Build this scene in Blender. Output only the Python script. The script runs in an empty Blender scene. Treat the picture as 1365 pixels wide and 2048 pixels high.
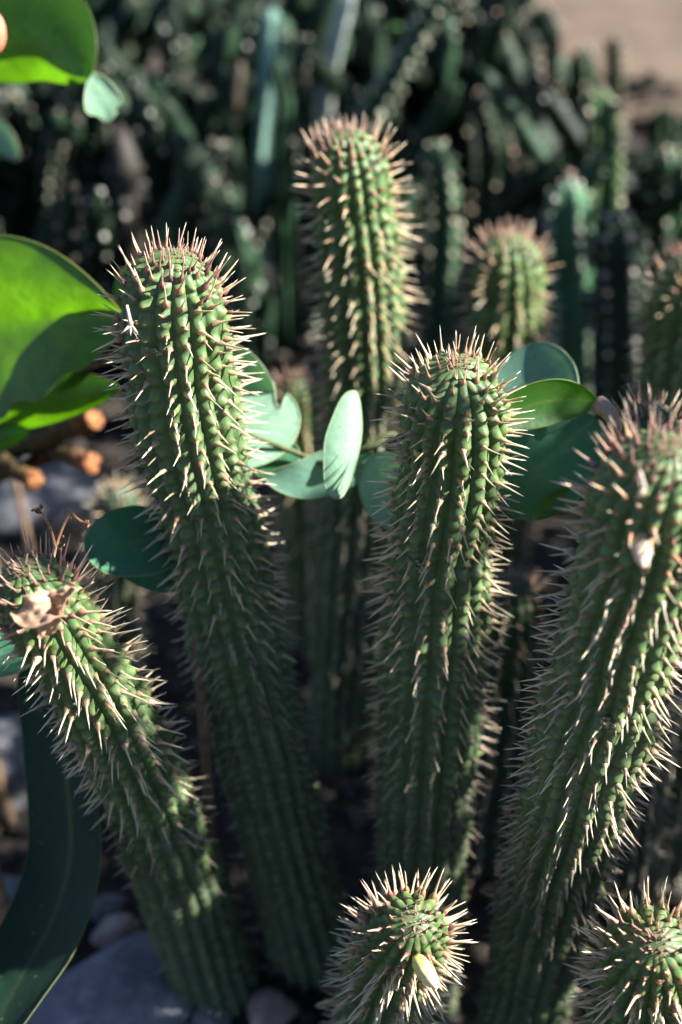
import bpy, bmesh, math, random
import numpy as np
from mathutils import Vector, Matrix

# ------------------------------------------------------------------ camera, sky, sun, exposure
PITCH = math.radians(35.0)
CAM = np.array([0.0, 0.0, 0.68])
LENS = 50.0
FPX = 2048 * LENS / 36.0
FOCUS, FSTOP = 0.553, 5.0
SUN_DIR = np.array([0.74, -0.05, 0.60]); SUN_DIR /= np.linalg.norm(SUN_DIR)
SUN_STRENGTH, SKY_STRENGTH, EXPOSURE = 5.0, 0.05, 2.25

scene = bpy.context.scene
col = scene.collection
cd = bpy.data.cameras.new('camera')
cam = bpy.data.objects.new('camera', cd); col.objects.link(cam)
cam.location = CAM; cam.rotation_euler = (math.pi / 2 - PITCH, 0, 0)
cd.sensor_fit = 'VERTICAL'; cd.sensor_height = 36; cd.sensor_width = 24; cd.lens = LENS
cd.clip_start = 0.01; cd.clip_end = 200
cd.dof.use_dof = True; cd.dof.focus_distance = FOCUS; cd.dof.aperture_fstop = FSTOP; cd.dof.aperture_blades = 0
scene.camera = cam

world = bpy.data.worlds.new('World'); scene.world = world; world.use_nodes = True
wn = world.node_tree.nodes; wl = world.node_tree.links; wn.clear()
sky = wn.new('ShaderNodeTexSky'); sky.sky_type = 'NISHITA'; sky.sun_disc = False
sky.sun_elevation = math.asin(SUN_DIR[2]); sky.sun_rotation = math.atan2(SUN_DIR[0], SUN_DIR[1])
sky.air_density = .6; sky.dust_density = .3; sky.ozone_density = 2.0
bg = wn.new('ShaderNodeBackground'); bg.inputs['Strength'].default_value = SKY_STRENGTH
wo = wn.new('ShaderNodeOutputWorld')
wl.new(sky.outputs[0], bg.inputs[0]); wl.new(bg.outputs[0], wo.inputs[0])

sd = bpy.data.lights.new('sun', 'SUN'); sun = bpy.data.objects.new('sun', sd); col.objects.link(sun)
sd.energy = SUN_STRENGTH; sd.angle = math.radians(0.53); sd.color = (1.0, 0.975, 0.93)
sun.rotation_euler = Vector(SUN_DIR).to_track_quat('Z', 'Y').to_euler()
sun.location = (1.5, 0.6, 1.5)

vs = scene.view_settings
vs.view_transform = 'Standard'; vs.look = 'None'; vs.gamma = 1.0; vs.use_curve_mapping = False; vs.exposure = EXPOSURE
scene.render.engine = 'CYCLES'
cy = scene.cycles
cy.use_denoising = True; cy.max_bounces = 7; cy.diffuse_bounces = 4; cy.glossy_bounces = 3
cy.transmission_bounces = 4; cy.sample_clamp_indirect = 6.0
try: cy.denoiser = 'OPENIMAGEDENOISE'
except Exception: pass

CP, SP = math.cos(PITCH), math.sin(PITCH)
UPC = np.array([0, SP, CP]); FWD = np.array([0, CP, -SP]); RIGHT = np.array([1.0, 0, 0])
def PD(px, py, d):
    """point seen at photo pixel px,py, d metres along the view axis"""
    return CAM + RIGHT * ((px - 682.5) / FPX * d) + UPC * ((1024 - py) / FPX * d) + FWD * d
def PY(px, py, Y):
    v = (1024 - py) / FPX
    return PD(px, py, Y / (CP + v * SP))
def depth_of(p): return (np.asarray(p) - CAM) @ FWD
def project(p):
    r = np.asarray(p) - CAM; d = r @ FWD
    return 682.5 + FPX * (r @ RIGHT) / d, 1024 - FPX * (r @ UPC) / d, d
def ground_at(px, py, z=0.0):
    v = (1024 - py) / FPX
    return PD(px, py, (CAM[2] - z) / (SP - v * CP))

# ------------------------------------------------------------------ helpers
def mk_mesh(name, verts, faces_list, mat=None, cols=None, smooth=True):
    """faces_list: list of int arrays (n,3) or (n,4)"""
    me = bpy.data.meshes.new(name)
    verts = np.ascontiguousarray(verts, dtype=np.float32)
    me.vertices.add(len(verts)); me.vertices.foreach_set('co', verts.ravel())
    loops = np.concatenate([f.ravel() for f in faces_list]).astype(np.int32)
    sizes = np.concatenate([np.full(len(f), f.shape[1], np.int32) for f in faces_list])
    starts = np.concatenate([[0], np.cumsum(sizes)[:-1]]).astype(np.int32)
    me.loops.add(len(loops)); me.loops.foreach_set('vertex_index', loops)
    me.polygons.add(len(sizes)); me.polygons.foreach_set('loop_start', starts)
    try: me.polygons.foreach_set('loop_total', sizes)
    except Exception: pass
    me.update(calc_edges=True)
    me.polygons.foreach_set('use_smooth', np.full(len(sizes), smooth))
    if cols is not None:
        a = me.color_attributes.new('Col', 'FLOAT_COLOR', 'POINT')
        c = np.ones((len(verts), 4), np.float32); c[:, :3] = cols
        a.data.foreach_set('color', c.ravel())
    if mat: me.materials.append(mat)
    me.validate()
    return me
def link(name, me, parent=None, world_m=None):
    o = bpy.data.objects.new(name, me); col.objects.link(o)
    if world_m is not None: o.matrix_basis = world_m
    if parent is not None:
        o.parent = parent; o.matrix_parent_inverse = Matrix.Translation(-Vector(parent.location))
    return o
def root(name, loc, label, cat, group=None):
    o = bpy.data.objects.new(name, None); col.objects.link(o)
    o.location = Vector(loc); o.empty_display_size = 0.02
    o['label'] = label; o['category'] = cat
    if group: o['group'] = group
    return o
def tag(o, label=None, cat=None, group=None, kind=None):
    if label: o['label'] = label
    if cat: o['category'] = cat
    if group: o['group'] = group
    if kind: o['kind'] = kind
    return o
def norm(v): return v / (np.linalg.norm(v, axis=-1, keepdims=True) + 1e-12)
def catmull(P, n):
    P = np.asarray(P, float)
    Q = np.vstack([2 * P[0] - P[1], P, 2 * P[-1] - P[-2]])
    out = []
    for i in range(len(P) - 1):
        p0, p1, p2, p3 = Q[i], Q[i + 1], Q[i + 2], Q[i + 3]
        t = np.linspace(0, 1, n, endpoint=False)[:, None]
        out.append(.5 * ((2 * p1) + (-p0 + p2) * t + (2 * p0 - 5 * p1 + 4 * p2 - p3) * t**2 + (-p0 + 3 * p1 - 3 * p2 + p3) * t**3))
    out.append(P[-1:])
    return np.vstack(out)
def snoise(rng, n=5, fmin=.5, fmax=4.):
    f = rng.uniform(fmin, fmax, n); p = rng.uniform(0, 6.28, n); a = rng.uniform(.4, 1, n); a /= a.sum()
    return lambda x: sum(a[i] * np.sin(6.2832 * f[i] * x + p[i]) for i in range(n))
def noise3(rng, n=10, fmin=1., fmax=3.):
    k = norm(rng.normal(size=(n, 3))) * rng.uniform(fmin, fmax, (n, 1)) * 6.2832; p = rng.uniform(0, 6.28, n)
    return lambda X: np.sin(X @ k.T + p).mean(-1) * 2
def frames(A):
    """parallel-transport frames along a polyline"""
    T = norm(np.gradient(A, axis=0))
    N = np.zeros_like(A); ref = np.array([0, -1.0, 0])
    n = norm(ref - T[0] * (ref @ T[0])); N[0] = n
    for i in range(1, len(A)):
        n = n - T[i] * (n @ T[i]); n = n / np.linalg.norm(n); N[i] = n
    return T, N, np.cross(T, N)
def tube(pts, radii, sides=8, cap=True):
    A = np.asarray(pts, float); T, N, B = frames(A)
    th = np.linspace(0, 2 * np.pi, sides, endpoint=False)
    r = np.broadcast_to(np.asarray(radii, float), (len(A),))
    V = A[:, None] + r[:, None, None] * (np.cos(th)[None, :, None] * N[:, None] + np.sin(th)[None, :, None] * B[:, None])
    V = V.reshape(-1, 3); m = len(A)
    i, j = np.meshgrid(np.arange(m - 1), np.arange(sides), indexing='ij'); jn = (j + 1) % sides
    F = np.stack([i * sides + j, i * sides + jn, (i + 1) * sides + jn, (i + 1) * sides + j], -1).reshape(-1, 4)
    tris = np.zeros((0, 3), int)
    if cap:
        c0, c1 = len(V), len(V) + 1
        V = np.vstack([V, A[:1], A[-1:]]); jj = np.arange(sides); jj2 = (jj + 1) % sides
        t0 = np.stack([np.full(sides, c0), jj2, jj], -1)
        t1 = np.stack([np.full(sides, c1), (m - 1) * sides + jj, (m - 1) * sides + jj2], -1)
        tris = np.vstack([t0, t1])
    return V, F, tris
def merge(parts):
    """parts: (V, F4, T3[, C]) -> merged"""
    Vs, Fs, Ts, Cs = [], [], [], []; off = 0
    for p in parts:
        Vs.append(p[0]); Fs.append(p[1] + off); Ts.append(p[2] + off)
        if len(p) > 3: Cs.append(p[3])
        off += len(p[0])
    return np.vstack(Vs), np.vstack(Fs), np.vstack(Ts), (np.vstack(Cs) if Cs else None)
def faces(F, T):
    return [f for f in (F, T) if len(f)]
def ico(sub):
    bm = bmesh.new(); bmesh.ops.create_icosphere(bm, subdivisions=sub, radius=1)
    V = np.array([v.co[:] for v in bm.verts]); T = np.array([[v.index for v in f.verts] for f in bm.faces]); bm.free()
    return V, T
ICO1, ICO2, ICO3, ICO4 = ico(1), ico(2), ico(3), ico(4)
E4 = np.zeros((0, 4), int); E3 = np.zeros((0, 3), int)

# ------------------------------------------------------------------ materials
def new_mat(name):
    m = bpy.data.materials.new(name); m.use_nodes = True
    nt = m.node_tree; nt.nodes.clear()
    out = nt.nodes.new('ShaderNodeOutputMaterial'); b = nt.nodes.new('ShaderNodeBsdfPrincipled')
    nt.links.new(b.outputs[0], out.inputs[0])
    return m, nt, b, out
def node(nt, t, **kw):
    n = nt.nodes.new(t)
    for k, v in kw.items():
        if isinstance(k, str) and k in n.inputs: n.inputs[k].default_value = v
        else: setattr(n, k, v)
    return n
def noise(nt, scale, detail=4, rough=.55, coord='Object'):
    tc = nt.nodes.new('ShaderNodeTexCoord'); n = nt.nodes.new('ShaderNodeTexNoise')
    n.inputs['Scale'].default_value = scale; n.inputs['Detail'].default_value = detail; n.inputs['Roughness'].default_value = rough
    nt.links.new(tc.outputs[coord], n.inputs['Vector']); return n
def ramp(nt, src, stops):
    r = nt.nodes.new('ShaderNodeValToRGB'); nt.links.new(src, r.inputs[0])
    e = r.color_ramp.elements
    e[0].position, e[0].color = stops[0][0], (*stops[0][1], 1); e[1].position, e[1].color = stops[-1][0], (*stops[-1][1], 1)
    for p, c in stops[1:-1]:
        x = e.new(p); x.color = (*c, 1)
    return r
def mix(nt, fac, a, b, mode='MIX'):
    m = nt.nodes.new('ShaderNodeMixRGB'); m.blend_type = mode
    for s, v in ((m.inputs[0], fac), (m.inputs[1], a), (m.inputs[2], b)):
        if hasattr(v, 'links') or hasattr(v, 'is_linked'): nt.links.new(v, s)
        elif isinstance(v, (int, float)): s.default_value = v
        else: s.default_value = (*v, 1)
    return m.outputs[0]
def bump(nt, b, src, strength, dist):
    n = nt.nodes.new('ShaderNodeBump'); n.inputs['Strength'].default_value = strength; n.inputs['Distance'].default_value = dist
    nt.links.new(src, n.inputs['Height']); nt.links.new(n.outputs[0], b.inputs['Normal'])
def attr_rgb(nt):
    a = nt.nodes.new('ShaderNodeAttribute'); a.attribute_name = 'Col'
    s = nt.nodes.new('ShaderNodeSeparateColor'); nt.links.new(a.outputs['Color'], s.inputs[0]); return a, s

def skin_mat(name, young, old, knob, bloom):
    m, nt, b, out = new_mat(name)
    a, s = attr_rgb(nt)
    n1 = noise(nt, 55, 5); n2 = noise(nt, 260, 3); n3 = noise(nt, 900, 2)
    c = mix(nt, s.outputs[2], young, old)
    r1 = ramp(nt, n1.outputs[0], [(.38, (0, 0, 0)), (.68, (1, 1, 1))])
    f1 = node(nt, 'ShaderNodeMath', operation='MULTIPLY'); nt.links.new(r1.outputs[0], f1.inputs[0]); f1.inputs[1].default_value = .55
    c = mix(nt, f1.outputs[0], c, bloom)
    r2 = ramp(nt, n2.outputs[0], [(.3, (.62, .62, .62)), (.62, (1.08, 1.08, 1.08))])
    c = mix(nt, .8, c, r2.outputs[0], 'MULTIPLY')
    c = mix(nt, s.outputs[0], c, knob)                        # paler tubercle tops
    n5 = noise(nt, 70, 6, .65); r5 = ramp(nt, n5.outputs[0], [(.53, (0, 0, 0)), (.64, (1, 1, 1))])
    ag = node(nt, 'ShaderNodeMath', operation='MULTIPLY_ADD'); nt.links.new(s.outputs[2], ag.inputs[0]); ag.inputs[1].default_value = .62; ag.inputs[2].default_value = .10
    f5 = node(nt, 'ShaderNodeMath', operation='MULTIPLY'); nt.links.new(r5.outputs[0], f5.inputs[0]); nt.links.new(ag.outputs[0], f5.inputs[1])
    c = mix(nt, f5.outputs[0], c, (.105, .098, .076))         # corky, dusty patches on the older skin
    r3 = ramp(nt, s.outputs[1], [(0, (0, 0, 0)), (1, (1, 1, 1))])
    c = mix(nt, r3.outputs[0], c, (.11, .065, .045))          # corky scar round a spine's foot
    nt.links.new(c, b.inputs['Base Color'])
    b.inputs['Roughness'].default_value = .46; b.inputs['Specular IOR Level'].default_value = .28
    h = mix(nt, .45, n2.outputs[0], n3.outputs[0])
    bump(nt, b, h, .35, .0006)
    return m
M_SKIN = skin_mat('stem_skin', (.054, .104, .030), (.056, .084, .050), (.18, .265, .065), (.090, .138, .062))
M_SKIN_SHADED = skin_mat('shaded_stem_skin', (.03, .06, .028), (.028, .04, .03), (.07, .10, .05), (.045, .07, .05))  # stem skin darkened in its colours, for the stems standing in shade

def spine_mat():
    m, nt, b, out = new_mat('spine')
    a, s = attr_rgb(nt)
    oi = nt.nodes.new('ShaderNodeObjectInfo')
    r = ramp(nt, oi.outputs['Random'], [(0, (.55, .52, .50)), (.12, (.82, .78, .74)), (.5, (1, 1, 1)), (1, (1.12, 1.0, .9))])
    c = mix(nt, 1.0, a.outputs['Color'], r.outputs[0], 'MULTIPLY')
    nt.links.new(c, b.inputs['Base Color']); b.inputs['Roughness'].default_value = .42
    tr = nt.nodes.new('ShaderNodeBsdfTranslucent'); nt.links.new(c, tr.inputs[0])
    mx = nt.nodes.new('ShaderNodeMixShader'); mx.inputs[0].default_value = .3
    nt.links.new(b.outputs[0], mx.inputs[1]); nt.links.new(tr.outputs[0], mx.inputs[2]); nt.links.new(mx.outputs[0], out.inputs[0])
    return m
M_SPINE = spine_mat()

def leaf_mat(name, c1, c2, trans, tw, rough=.38, spec=.5, vein=.0):
    m, nt, b, out = new_mat(name)
    n1 = noise(nt, 30, 4); n2 = noise(nt, 300, 3)
    r = ramp(nt, n1.outputs[0], [(.3, c1), (.7, c2)])
    r2 = ramp(nt, n2.outputs[0], [(.3, (.8, .8, .8)), (.65, (1.05, 1.05, 1.05))])
    c = mix(nt, .7, r.outputs[0], r2.outputs[0], 'MULTIPLY')
    n6 = noise(nt, 130, 5, .6); r6 = ramp(nt, n6.outputs[0], [(.66, (0, 0, 0)), (.72, (.75, .75, .75))]); c = mix(nt, r6.outputs[0], c, (.17, .11, .045))
    a, s = attr_rgb(nt)
    vb = node(nt, 'ShaderNodeMath', operation='MULTIPLY'); nt.links.new(s.outputs[1], vb.inputs[0]); vb.inputs[1].default_value = .22; c = mix(nt, vb.outputs[0], c, (c2[0] * 1.7, c2[1] * 1.5, c2[2] * 1.4))
    c = mix(nt, s.outputs[0], c, (.33, .30, .10))             # yellowish rim and midrib
    nt.links.new(c, b.inputs['Base Color']); b.inputs['Roughness'].default_value = rough
    b.inputs['Specular IOR Level'].default_value = spec
    bump(nt, b, n2.outputs[0], .25, .0006)
    tr = nt.nodes.new('ShaderNodeBsdfTranslucent')
    n4 = noise(nt, 45, 3); r4 = ramp(nt, n4.outputs[0], [(.35, (.62, .62, .62)), (.65, (1.15, 1.1, 1.15))])
    ct = mix(nt, .8, trans, r2.outputs[0], 'MULTIPLY'); ct = mix(nt, .8, ct, r4.outputs[0], 'MULTIPLY')
    vf = node(nt, 'ShaderNodeMath', operation='MULTIPLY'); nt.links.new(s.outputs[1], vf.inputs[0]); vf.inputs[1].default_value = .45
    ct = mix(nt, vf.outputs[0], ct, (trans[0] * .3, trans[1] * .35, trans[2] * .3)); nt.links.new(ct, tr.inputs[0])
    mx = nt.nodes.new('ShaderNodeMixShader'); mx.inputs[0].default_value = tw
    nt.links.new(b.outputs[0], mx.inputs[1]); nt.links.new(tr.outputs[0], mx.inputs[2]); nt.links.new(mx.outputs[0], out.inputs[0])
    return m
M_LEAF_BRIGHT = leaf_mat('broad_leaf', (.030, .10, .012), (.042, .125, .018), (.15, .40, .004), .6)
M_LEAF_PALE = leaf_mat('glaucous_leaf', (.17, .32, .20), (.23, .38, .25), (.25, .50, .12), .2, .45)
M_LEAF_PALE_SHADE = leaf_mat('shaded_glaucous_leaf', (.10, .22, .15), (.14, .27, .19), (.15, .40, .06), .25, .42)  # glaucous leaf again, its colour darkened to the teal it takes in shade
M_LEAF_STRAP = leaf_mat('strap_leaf', (.007, .025, .012), (.011, .033, .016), (.015, .06, .015), .12, .6, .2)
M_LEAF_DEEP = leaf_mat('deep_green_leaf', (.035, .13, .065), (.05, .16, .08), (.05, .22, .04), .2, .4)

def plain(name, stops, scale=60, rough=.7, bstr=.4, bdist=.001, spec=.3, detail=5):
    m, nt, b, out = new_mat(name)
    n = noise(nt, scale, detail, .6); r = ramp(nt, n.outputs[0], stops)
    nt.links.new(r.outputs[0], b.inputs['Base Color']); b.inputs['Roughness'].default_value = rough
    b.inputs['Specular IOR Level'].default_value = spec
    n2 = noise(nt, scale * 5, 4); bump(nt, b, n2.outputs[0], bstr, bdist)
    return m
def col_mat(name, rough=.6, tw=0.0, spec=.35):
    m, nt, b, out = new_mat(name)
    a, s = attr_rgb(nt); n2 = noise(nt, 400, 4)
    r2 = ramp(nt, n2.outputs[0], [(.3, (.7, .7, .7)), (.65, (1.1, 1.1, 1.1))])
    c = mix(nt, .8, a.outputs['Color'], r2.outputs[0], 'MULTIPLY')
    nt.links.new(c, b.inputs['Base Color']); b.inputs['Roughness'].default_value = rough; b.inputs['Specular IOR Level'].default_value = spec
    bump(nt, b, n2.outputs[0], .3, .0006)
    if tw:
        tr = nt.nodes.new('ShaderNodeBsdfTranslucent'); nt.links.new(c, tr.inputs[0])
        mx = nt.nodes.new('ShaderNodeMixShader'); mx.inputs[0].default_value = tw
        nt.links.new(b.outputs[0], mx.inputs[1]); nt.links.new(tr.outputs[0], mx.inputs[2]); nt.links.new(mx.outputs[0], out.inputs[0])
    return m
M_TINT = col_mat('tinted_plant_tissue', .5, .15)
M_HUSK = col_mat('dried_husk', .6, .35)
M_SOIL = plain('soil', [(.3, (.010, .008, .006)), (.5, (.024, .018, .014)), (.7, (.05, .038, .03))], 40, .95, .9, .004)
M_SAND = plain('sand', [(.3, (.050, .033, .021)), (.5, (.080, .056, .038)), (.7, (.105, .076, .052))], 9, .95, .5, .004)
M_ROCK = plain('grey_rock', [(.3, (.10, .10, .11)), (.5, (.16, .16, .17)), (.72, (.24, .235, .235))], 110, .9, .9, .003, detail=9)
M_SLATE = plain('pale_slate', [(.3, (.12, .12, .135)), (.55, (.20, .20, .22)), (.72, (.30, .29, .275))], 90, .9, .8, .0025, detail=9)
M_PINK = plain('pinkish_pebble', [(.3, (.22, .15, .13)), (.6, (.36, .26, .23))], 80, .8, .4, .001)
M_TAN = plain('tan_pebble', [(.3, (.25, .20, .14)), (.6, (.42, .35, .26))], 80, .8, .4, .001)
M_BARK = plain('brown_bark', [(.3, (.10, .06, .035)), (.6, (.22, .14, .085))], 120, .85, .7, .001)
M_ANG = col_mat('angled_stem_skin', .6, 0, .18)

# ------------------------------------------------------------------ spines
SIDES = 5
def spine_template(kind, rng):
    """unit-length spine along +Z, local +X points down the stem; flared papery foot, slightly hooked shaft"""
    ts = np.array([-.06, .06, .20, .45, .75]); rx = np.array([.092, .100, .044, .031, .020]); ry = np.array([.155, .120, .046, .031, .020])
    th = np.linspace(0, 2 * np.pi, SIDES, endpoint=False) + rng.uniform(0, 1)
    bend = rng.uniform(.02, .17); hook = rng.uniform(-.10, .10); side = rng.uniform(-.05, .05)
    cx = lambda t: bend * t * t * 1.2 - bend * .9 * np.maximum(t - .5, 0)**2 * 2
    V = []
    for t, a, b in zip(ts, rx, ry):
        c = np.array([cx(t), side * t * t + hook * max(t - .6, 0)**2, t])
        V.append(np.stack([c[0] + a * np.cos(th), c[1] + b * np.sin(th), np.full(SIDES, c[2])], -1))
    V = np.vstack(V + [np.array([[cx(1.), side + hook * .16, 1.]])])
    i, j = np.meshgrid(np.arange(4), np.arange(SIDES), indexing='ij'); jn = (j + 1) % SIDES
    F = np.stack([i * SIDES + j, i * SIDES + jn, (i + 1) * SIDES + jn, (i + 1) * SIDES + j], -1).reshape(-1, 4)
    jj = np.arange(SIDES); T = np.stack([4 * SIDES + jj, 4 * SIDES + (jj + 1) % SIDES, np.full(SIDES, 5 * SIDES)], -1)
    pal = {'old': [(.34, .25, .155), (.42, .315, .19), (.60, .49, .30), (.72, .62, .42), (.81, .75, .58), (.88, .85, .74)],
           'rosy': [(.26, .14, .10), (.35, .20, .135), (.58, .40, .25), (.70, .54, .36), (.79, .68, .51), (.86, .80, .69)],
           'young': [(.13, .055, .055), (.19, .08, .075), (.44, .25, .20), (.60, .41, .31), (.71, .56, .44), (.80, .71, .60)],
           'grey': [(.26, .21, .175), (.31, .25, .20), (.40, .32, .24), (.50, .41, .31), (.58, .49, .38), (.63, .55, .46)]}[kind]
    g = rng.uniform(.85, 1.12)
    C = np.vstack([np.tile(pal[k], (SIDES, 1)) for k in range(5)] + [np.array([pal[5]])]) * g
    return V, F, T, C
_r = np.random.default_rng(7)
TPL = {k: [spine_template(k, _r) for _ in range(5)] for k in ('old', 'rosy', 'young', 'grey')}
TPL_ME = {k: [mk_mesh('spine_' + k, t[0], [t[1], t[2]], M_SPINE, t[3]) for t in v] for k, v in TPL.items()}

ALL_STEMS = []   # for the choice of the 300 spines that show largest
class Stem: pass
def make_stem(name, label, pts, ribs=17, K=8, row=.0011, seed=1, mat=None, spine_len=.0097, twist=.6, bare_from=.24, bare_full=.36,
              cap=1.25, spacing=.0063, clusters=0, cluster_at=None, groove=.10, tub=.066, cat='cactus', pinch=True, parts=True,
              young_len=.035, group='spiny ribbed cactus stems', base_z=-.02):
    rng = np.random.default_rng(seed)
    P = np.array([PY(p[0], p[1], p[2]) for p in pts]); W = np.array([p[3] for p in pts], float)
    R = np.array([.5 * w / FPX * depth_of(p) for w, p in zip(W, P)])
    dirn = norm(P[-1] - P[-2]); dirn = norm(dirn + np.array([0, 0, -.6]))
    if P[-1][2] > base_z:                      # carry the stem on into the soil
        k = (P[-1][2] - base_z) / max(-dirn[2], .3)
        P = np.vstack([P, P[-1] + dirn * k * .5, P[-1] + dirn * k]); R = np.append(R, [R[-1] * .97, R[-1] * .95])
    A = catmull(np.hstack([P, R[:, None]]), 24)
    for _ in range(10): A[1:-1] = .25 * A[:-2] + .5 * A[1:-1] + .25 * A[2:]
    Rr = A[:, 3]; A = A[:, :3]
    arc = np.concatenate([[0], np.cumsum(np.linalg.norm(np.diff(A, axis=0), axis=1))]); Lax = arc[-1]
    T, N, B = frames(A)
    R0 = np.interp(.03, arc, Rr); c = cap * R0
    a_t = np.concatenate([np.linspace(0, 1, 200)**2 * c, np.linspace(c, Lax, 600)[1:]])
    lowf = snoise(rng, 5, 6, 22)
    Rf = np.interp(np.maximum(a_t, c * .8), arc, Rr) * (1 + .022 * lowf(a_t))
    if pinch:
        pc = rng.uniform(.04, .055)
        while pc < Lax:
            Rf = Rf * (1 - rng.uniform(.035, .09) * np.exp(-((a_t - pc) / .005)**2)); pc += rng.uniform(.045, .085)
    rho_t = Rf * np.where(a_t < c, np.sqrt(np.maximum(1 - (1 - a_t / c)**2.15, 0)), 1)
    sig_t = np.concatenate([[0], np.cumsum(np.hypot(np.diff(a_t), np.diff(rho_t)))]); L = sig_t[-1]
    wob = [snoise(rng, 4, 3, 14) for _ in range(3)]
    tw = lambda s: twist * s * 2 + .035 * wob[0](s)
    # spine points per rib
    tubs = []; base = [0.0]
    for k in range(ribs):
        s = .0012 + .0045 * (((k * 7) % ribs) / ribs) ; lst = []
        n = 0
        while s < L:
            lst.append(s)
            sp = spacing * (.60 + .40 * min(s / .028, 1)) * (.92 if s > .2 else 1)
            s += sp * rng.uniform(.62, 1.42); n += 1
        off = np.array(lst)
        if k % 2: off = off + .5 * spacing * np.minimum(off / .02, 1)
        tubs.append(off)
    hs = [rng.uniform(.2, 1.5, len(t)) for t in tubs]
    lat = noise3(rng, 8, 14, 40)
    def ev(q, s, want_masks=False):
        q = np.asarray(q, float); s = np.asarray(s, float)
        a = np.interp(s, sig_t, a_t); rho = np.interp(s, sig_t, rho_t)
        k = np.floor(q).astype(int) % ribs; x = 2 * (q - np.floor(q) - .5)
        t = np.zeros_like(s); h = np.ones_like(s); near = np.zeros_like(s)
        for kk in range(ribs):
            mk = k == kk
            if not mk.any(): continue
            ii = np.interp(s[mk], tubs[kk], np.arange(len(tubs[kk])), left=-.5)
            rn = np.clip(np.round(ii).astype(int), 0, len(tubs[kk]) - 1)
            t[mk] = np.clip(ii - rn, -.5, .5); h[mk] = hs[kk][rn]; near[mk] = np.abs(s[mk] - tubs[kk][rn])
        Rl = np.interp(np.maximum(a, c), a_t, Rf)
        ang = 2 * np.pi * q / ribs + tw(s)
        ang = ang + (2 * np.pi / ribs) * .10 * np.sin(q * 6.2832 / ribs * 3 + 1.2 * wob[1](s) + seed) * np.minimum(s / .02, 1)
        radial = lambda: None
        ai = [np.interp(a, arc, A[:, i]) for i in range(3)]; Ni = [np.interp(a, arc, N[:, i]) for i in range(3)]; Bi = [np.interp(a, arc, B[:, i]) for i in range(3)]
        ax = np.stack(ai, -1); n_ = np.stack(Ni, -1); b_ = np.stack(Bi, -1)
        rad = np.cos(ang)[..., None] * n_ + np.sin(ang)[..., None] * b_
        rad = norm(rad)
        lobe = np.sqrt(np.maximum(1 - .97 * x * x, 0)) - 1
        Bm = .75 * np.cos(np.pi * t)**2 + .25 * (1 - np.abs(2 * t)**1.5)
        Bm = np.where(t > 0, Bm, Bm)                      # t grows downwards
        wid = np.maximum(1 - x * x, 0)
        hw = np.pi * np.maximum(rho, 1e-4) / ribs
        knob = np.exp(-(near**2 + (x * hw)**2) / (.0013**2))
        fade = np.clip((rho / Rl)**1.4 * 1.3, .03, 1)
        disp = Rl * fade * (groove * lobe + tub * h * Bm * wid**1.15) + .0010 * knob * fade
        pos = ax + rad * (rho + disp - .085 * Rl * fade)[..., None]
        pos = pos + rad * (lat(pos) * .0005)[..., None]
        if not want_masks: return pos, rad, a, rho
        return pos, np.clip(wid**2 * Bm**3 * .75 * h, 0, 1), np.exp(-(near**2 + (x * hw)**2) / (.0011**2)), a
    nq = ribs * K
    rows = [0.0006]
    while rows[-1] < L - 1e-4: rows.append(rows[-1] + row * (.55 if rows[-1] < .03 else 1.0) * (1 if rows[-1] < .2 else 1.25))
    rows = np.array(rows); rows[-1] = L
    qq, ss = np.meshgrid(np.arange(nq) / K, rows)
    pos, m1, m2, aa = ev(qq.ravel(), ss.ravel(), True)
    age = np.clip((ss.ravel() - .05) / .22, 0, 1)
    cols = np.stack([m1 * (1 - .5 * age), np.clip(m2 * .8, 0, 1), age], -1)
    nr = len(rows)
    i, j = np.meshgrid(np.arange(nr - 1), np.arange(nq), indexing='ij'); jn = (j + 1) % nq
    F = np.stack([i * nq + j, (i + 1) * nq + j, (i + 1) * nq + jn, i * nq + jn], -1).reshape(-1, 4)
    apex = A[0] + (A[0] - A[1]) / np.linalg.norm(A[0] - A[1]) * .0002
    V = np.vstack([pos, apex]); cols = np.vstack([cols, [[0, 0, 0]]])
    jj = np.arange(nq); T3 = np.stack([np.full(nq, len(pos)), jj, (jj + 1) % nq], -1)
    rt = root(name, A[-1] + np.array([0, 0, .02]), label, cat, group)
    link('stem_body', mk_mesh('stem_body', V, [F, T3], mat or M_SKIN, cols), rt)
    # spines
    S, Q = [], []
    for k in range(ribs):
        S.append(tubs[k][tubs[k] < L - .01]); Q.append(np.full(len(S[-1]), k + .5))
    S = np.concatenate(S); Q = np.concatenate(Q)
    Q = Q + rng.normal(0, .12, len(Q))
    pos, rad, a, rho = ev(Q, S)
    up = -np.stack([np.interp(a, arc, T[:, i]) for i in range(3)], -1)
    cs = np.clip(1 - a / c, 0, 1)                              # 1 at the apex, 0 below the dome
    n = norm(rad * (1 - cs[:, None]**1.3 * .92) + up * (cs[:, None]**1.0 * .9))
    bias = np.interp(S, [0, .012, .03, .07, .15], [.25, .55, .25, -.12, -.22])
    d = norm(n + up * bias[:, None] + rng.normal(0, .13, (len(S), 3)))
    ln = spine_len * np.clip(rng.normal(1, .19, len(S)), .45, 1.4) * np.interp(S, [0, .005, .009, .016, .14, bare_full], [.36, .45, .8, 1.05, .95, .50])
    keep = rng.random(len(S)) > np.interp(S, [0, .012, .02, .05, bare_from, bare_full], [.25, .22, .05, .06, .20, .85])
    stub = ~keep & (rng.random(len(S)) < .75) & (S > .03)
    ln[stub] *= rng.uniform(.16, .3, stub.sum())
    sel = keep | stub
    wide = np.where(stub, 2.2, 1.0) * rng.uniform(.85, 1.15, len(S))
    yr = rng.random(len(S))
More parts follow.
